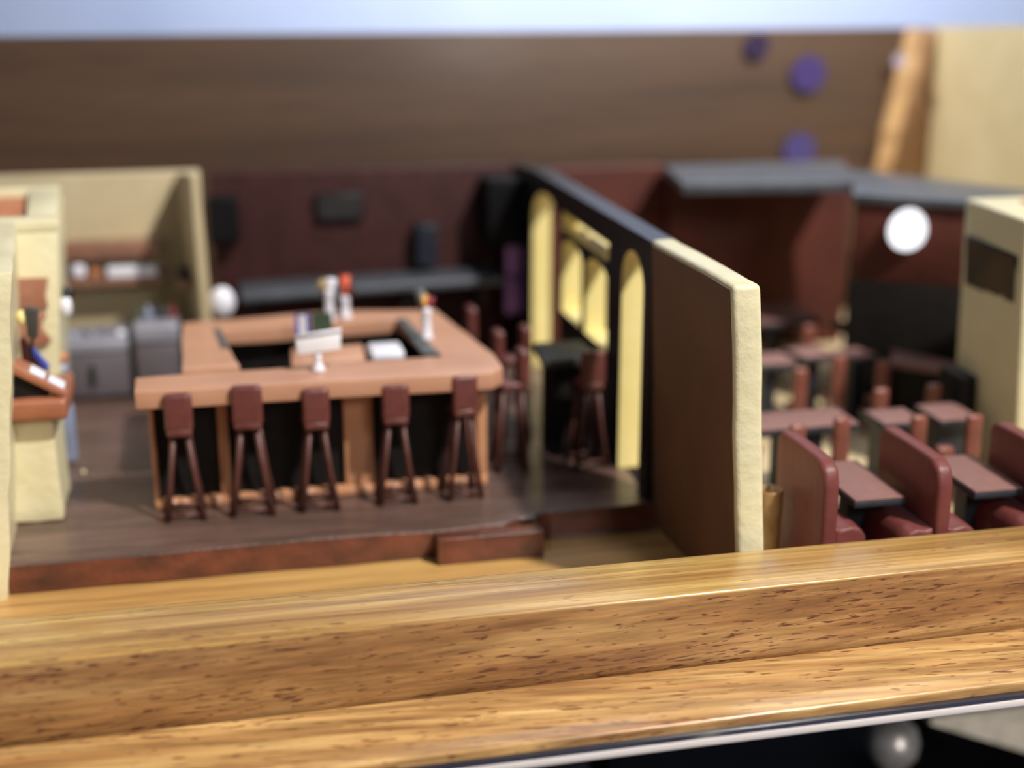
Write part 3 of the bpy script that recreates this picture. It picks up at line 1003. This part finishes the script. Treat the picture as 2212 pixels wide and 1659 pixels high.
# ================================================================== booths
def booth(x, y0, y1, seats, label, h=0.335):
    o = empty('booth_bench', (x, (y0 + y1) / 2, 0.004), label, 'booth bench', 'booth benches')
    L = (y1 - y0) / 2
    pts = [(-L, 0.0), (-L, h - 0.045), (-L + 0.012, h - 0.016), (-L + 0.04, h), (L - 0.02, h), (L, h - 0.02), (L, 0.0)]
    b2 = B()
    xprism(b2, pts, -0.019, 0.019)
    cut(b2, 0.05, (1, 2))
    new('backrest', b2, 'booth', o, bevel=0.010, seg=3, wobble=0.002, wscale=14)
    for s in seats:
        b2 = B()
        a = 0.016 * s
        prof = [(a, 0.0), (a, 0.186), (a + 0.016 * s, 0.180), (a + 0.040 * s, 0.186), (a + 0.060 * s, 0.180), (a + 0.074 * s, 0.160), (a + 0.078 * s, 0.130), (a + 0.072 * s, 0.0)]
        yprism(b2, prof, -L + 0.004, L - 0.02)
        cut(b2, 0.05, (1,))
        new('seat', b2, 'booth', o, bevel=0.010, seg=3, wobble=0.003, wscale=16)
    return o


booth(1.277, 2.600, 2.862, (1,), 'oxblood booth bench nearest the cream wall end')
booth(1.520, 2.552, 2.835, (-1, 1), 'double sided oxblood booth bench between the two front tables')
booth(1.795, 2.545, 2.815, (-1, 1), 'oxblood booth bench cut by the right edge of the picture')


def table(x, y, w, d, h, label, rz=0.0, group='restaurant tables', ped=0.02):
    o = empty('table', (x, y, 0.004), label, 'table', group, rz)
    b2 = B()
    box(b2, -w / 2, w / 2, -d / 2, d / 2, h - 0.020, h - 0.004)
    new('table_edge', b2, 'slate', o, bevel=0.004)
    b2 = B()
    box(b2, -w / 2 + 0.003, w / 2 - 0.003, -d / 2 + 0.003, d / 2 - 0.003, h - 0.0045, h)
    new('table_top', b2, 'tabletop', o, bevel=0.0015)
    b2 = B()
    box(b2, -ped, ped, -ped, ped, 0.008, h - 0.019)
    new('pedestal', b2, 'slate', o)
    b2 = B()
    box(b2, -ped * 1.8, ped * 1.8, -ped * 1.8, ped * 1.8, 0.0, 0.009)
    new('base', b2, 'slate', o)
    return o


table(1.412, 2.760, 0.125, 0.250, 0.232, 'rose topped table in the first booth, beside the wall end', ped=0.026)
table(1.700, 2.745, 0.125, 0.235, 0.232, 'rose topped table in the second booth, partly cut by the frame', ped=0.026)
table(1.470, 3.225, 0.290, 0.145, 0.225, 'long rose topped table behind the first booth', ped=0.05)
table(1.730, 3.195, 0.120, 0.125, 0.225, 'small square table behind the second booth', ped=0.045)
table(1.888, 3.200, 0.120, 0.145, 0.225, 'small square table next to the right cream wall', ped=0.045)
table(1.62, 3.79, 0.14, 0.13, 0.225, 'blurred table in the second row, half hidden by the wall end')
table(1.78, 3.84, 0.12, 0.12, 0.225, 'blurred grey topped table in the middle of the second row', rz=0.2)
table(1.91, 3.80, 0.09, 0.11, 0.225, 'blurred small table right of the middle of the second row', rz=0.2)
table(1.86, 4.32, 0.24, 0.24, 0.225, 'blurred wide table far back left in the restaurant')
table(2.08, 4.15, 0.14, 0.13, 0.215, 'blurred grey topped table far back in front of the dark wall')


def make_chair(label):
    o = empty('dining_chair', (0, 0, 0.004), label, 'chair', 'restaurant chairs')
    rounded_block(-0.022, 0.022, -0.034, -0.012, 0.100, 0.262, 0.009, 'chair', 'backrest', o, 0.0015)
    rounded_block(-0.024, 0.024, -0.034, 0.028, 0.112, 0.134, 0.007, 'chair', 'seat', o, 0.0015)
    for sx in (-1, 1):
        for sy in (-0.026, 0.020):
            b2 = B()
            tube(b2, [(sx * 0.017, sy, 0.114), (sx * 0.019, sy, 0.0)], 0.006, 8)
            new('leg', b2, 'chair', o, smooth=True)
    return o


ch = make_chair('russet chair at the left end of the long table, behind the first booth')
ch.location = (1.405, 3.10, 0.004)
for x, y, r, s, lb in ((1.522, 3.10, 0.1, 1.04, 'russet chair at the right end of the long table'),
                       (1.732, 3.09, 0.0, 1.02, 'bright russet chair in front of the small square table'),
                       (1.882, 3.08, 0.0, 1.0, 'russet chair in front of the table by the right wall'),
                       (1.765, 3.32, math.pi, 0.97, 'chair behind the small square table'),
                       (1.935, 3.34, math.pi, 0.95, 'chair behind the table by the right wall'),
                       (1.40, 3.36, math.pi, 0.85, 'chair behind the long table near the wall end'),
                       (1.66, 3.66, 0.0, 0.9, 'blurred russet chair in the second row near the wall end'),
                       (1.80, 3.70, 0.0, 0.98, 'blurred russet chair in the middle of the second row'),
                       (1.93, 3.68, 0.1, 0.9, 'blurred dark chair in the second row by the cabinet'),
                       (1.87, 4.08, 0.0, 0.95, 'blurred chair far back behind the second row'),
                       ):
    c = dup(ch, (x, y, 0.004), r, lb)
    c.scale = (1, 1, s)
simple('booster_box', 1.775, 1.82, 3.03, 3.06, 0.0045, 0.190, 'chair', 'short russet post beside the chair at the small square table', 'post', 0.006)
cb = empty('serving_cabinet', (2.06, 3.70, 0.004), 'dark serving cabinet with a rose top left of the right cream wall', 'cabinet')
b_ = B()
prism(b_, [(-0.085, -0.02), (0.045, -0.17), (0.095, -0.09), (-0.02, 0.10)], 0.0, 0.210)
new('cabinet_body', b_, 'black_panel', cb)
b_ = B()
prism(b_, [(-0.095, -0.02), (0.045, -0.18), (0.105, -0.09), (-0.02, 0.11)], 0.208, 0.226)
new('cabinet_top', b_, 'tabletop', cb, bevel=0.003)
b_ = B()
box(b_, 1.985, 2.036, 3.30, 3.43, 0.004, 0.285)
tag(new('side_station', b_, 'black_panel', bevel=0.005), 'black waiter station against the right cream wall', 'cabinet')

cu = empty('waste_bin', (1.212, 2.78, 0.004), 'tan brown cylinder bin half hidden behind the cream wall end', 'bin')
b_ = B()
n = 20
lathe(b_, [(0.024, 0), (0.026, 0.005), (0.030, 0.214), (0.029, 0.218), (0.025, 0.216), (0.023, 0.19), (0.003, 0.189)], (0, 0, 0), n)
new('bin_body', b_, 'cup', cu, smooth=True)

# picture on the right wall
pf = empty('framed_picture', (2.010, 3.28, 0.60), 'small dark landscape picture hanging on the right cream wall', 'picture')
b_ = B()
loft(b_, [(0.004, -0.150, -0.075), (0.016, -0.150, -0.075), (0.032, 0.128, -0.075), (0.016, 0.128, -0.075)],
     [(-0.006, -0.150, 0.060), (0.006, -0.150, 0.060), (0.022, 0.128, 0.060), (0.004, 0.128, 0.060)])
new('frame', b_, 'black', pf, bevel=0.002)
b_ = B()
loft(b_, [(0.000, -0.140, -0.067), (0.004, -0.140, -0.067), (0.020, 0.118, -0.067), (0.013, 0.118, -0.067)],
     [(-0.010, -0.140, 0.052), (-0.004, -0.140, 0.052), (0.010, 0.118, 0.052), (0.001, 0.118, 0.052)])
new('painting', b_, 'picture', pf)

# ================================================================== glowing discs imitating reflections at the back


def reflection_disc(name, loc, r, color, strength, label):  # self-glowing disc added in place of a reflected light
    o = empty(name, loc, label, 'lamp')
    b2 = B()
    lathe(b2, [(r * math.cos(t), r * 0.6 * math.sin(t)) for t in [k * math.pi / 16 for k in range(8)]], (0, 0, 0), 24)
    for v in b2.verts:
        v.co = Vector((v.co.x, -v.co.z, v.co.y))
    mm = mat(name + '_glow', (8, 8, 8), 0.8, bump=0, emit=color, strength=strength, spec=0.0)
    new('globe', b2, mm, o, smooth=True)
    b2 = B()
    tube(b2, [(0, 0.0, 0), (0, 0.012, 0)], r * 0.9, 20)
    new('disc_backing', b2, 'black', o)
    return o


reflection_disc('white_reflection', (2.083, 3.860, 0.592), 0.066, (250, 250, 255), 1.4, 'large bright white disc imitating a reflection against the dark wall')
reflection_disc('small_white_reflection', (2.678, 5.140, 1.010), 0.026, (222, 206, 226), 0.75, 'small pale round disc imitating a reflection near the top of the corner strip')
reflection_disc('violet_reflection', (2.320, 5.187, 0.962), 0.070, (98, 80, 138), 0.85, 'round violet disc imitating a reflection high on the back board')
reflection_disc('violet_reflection', (2.301, 5.187, 0.664), 0.068, (100, 88, 140), 0.8, 'round violet disc imitating a reflection low on the back board above the soffit')
reflection_disc('violet_reflection', (2.100, 5.187, 1.070), 0.050, (88, 72, 104), 0.7, 'dim violet disc imitating a reflection at the top edge of the back board')

# ================================================================== below the shelf
bm = B()
box(bm, -2.5, 6.0, 5.6, 5.7, -3.0, -0.2)
tag(new('wall_cabinet', bm, 'cabinet'), 'black cabinet back under the display case', 'wall', kind='structure')
bm = B()
box(bm, -2.5, 6.0, 0.5, 5.7, -3.1, -3.0)
tag(new('floor_room', bm, 'cabinet'), 'black floor far below the display case', 'floor', kind='structure')
bm = B()
box(bm, -1.0, 2.85, 2.46, 5.24, -0.09, -0.051)
cpart('underside', bm, 'cabinet')
lc = empty('lower_cabinet', (1.817, 3.2, -0.83), 'black lower cabinet door with a round satin steel knob', 'cabinet')
b_ = B()
lathe(b_, [(0.004, 0.142), (0.040, 0.135), (0.064, 0.110), (0.074, 0.074), (0.070, 0.036), (0.050, 0.006), (0.028, -0.02), (0.024, -0.10)], (0, 0, 0), 28)
new('knob', b_, 'chrome', lc, smooth=True)
b_ = B()
box(b_, -0.75, 0.30, -0.02, 0.6, -0.50, -0.10)
new('cabinet_top', b_, 'cabinet', lc)
b_ = B()
for i in range(4):
    box(b_, 0.64 + 0.004 * i, 0.925 - 0.006 * i, 3.16, 3.40, -0.84 + i * 0.035, -0.812 + i * 0.035)
tag(new('paper_stack', b_, 'steel_dark'), 'stack of grey boards under the left part of the glass shelf', 'stack')
b_ = B()
loft(b_, [(1.93, 3.2, -0.72), (2.60, 3.2, -1.00), (2.60, 3.8, -1.00), (1.93, 3.8, -0.72)],
     [(1.93, 3.2, -0.70), (2.60, 3.2, -0.70), (2.60, 3.8, -0.70), (1.93, 3.8, -0.70)])
tag(new('paper_sheet', b_, 'paper'), 'pale cream board below the right end of the shelf', 'board')
b_ = B()
loft(b_, [(1.28, 4.2, -1.5), (1.72, 4.2, -1.5), (1.72, 4.6, -1.5), (1.28, 4.6, -1.5)],
     [(1.36, 4.2, -1.10), (1.66, 4.2, -1.10), (1.66, 4.6, -1.10), (1.36, 4.6, -1.10)])
tag(new('dark_cushion', b_, 'navy', bevel=0.05, seg=4), 'dark blue cushion deep in the shadow below the shelf', 'cushion')
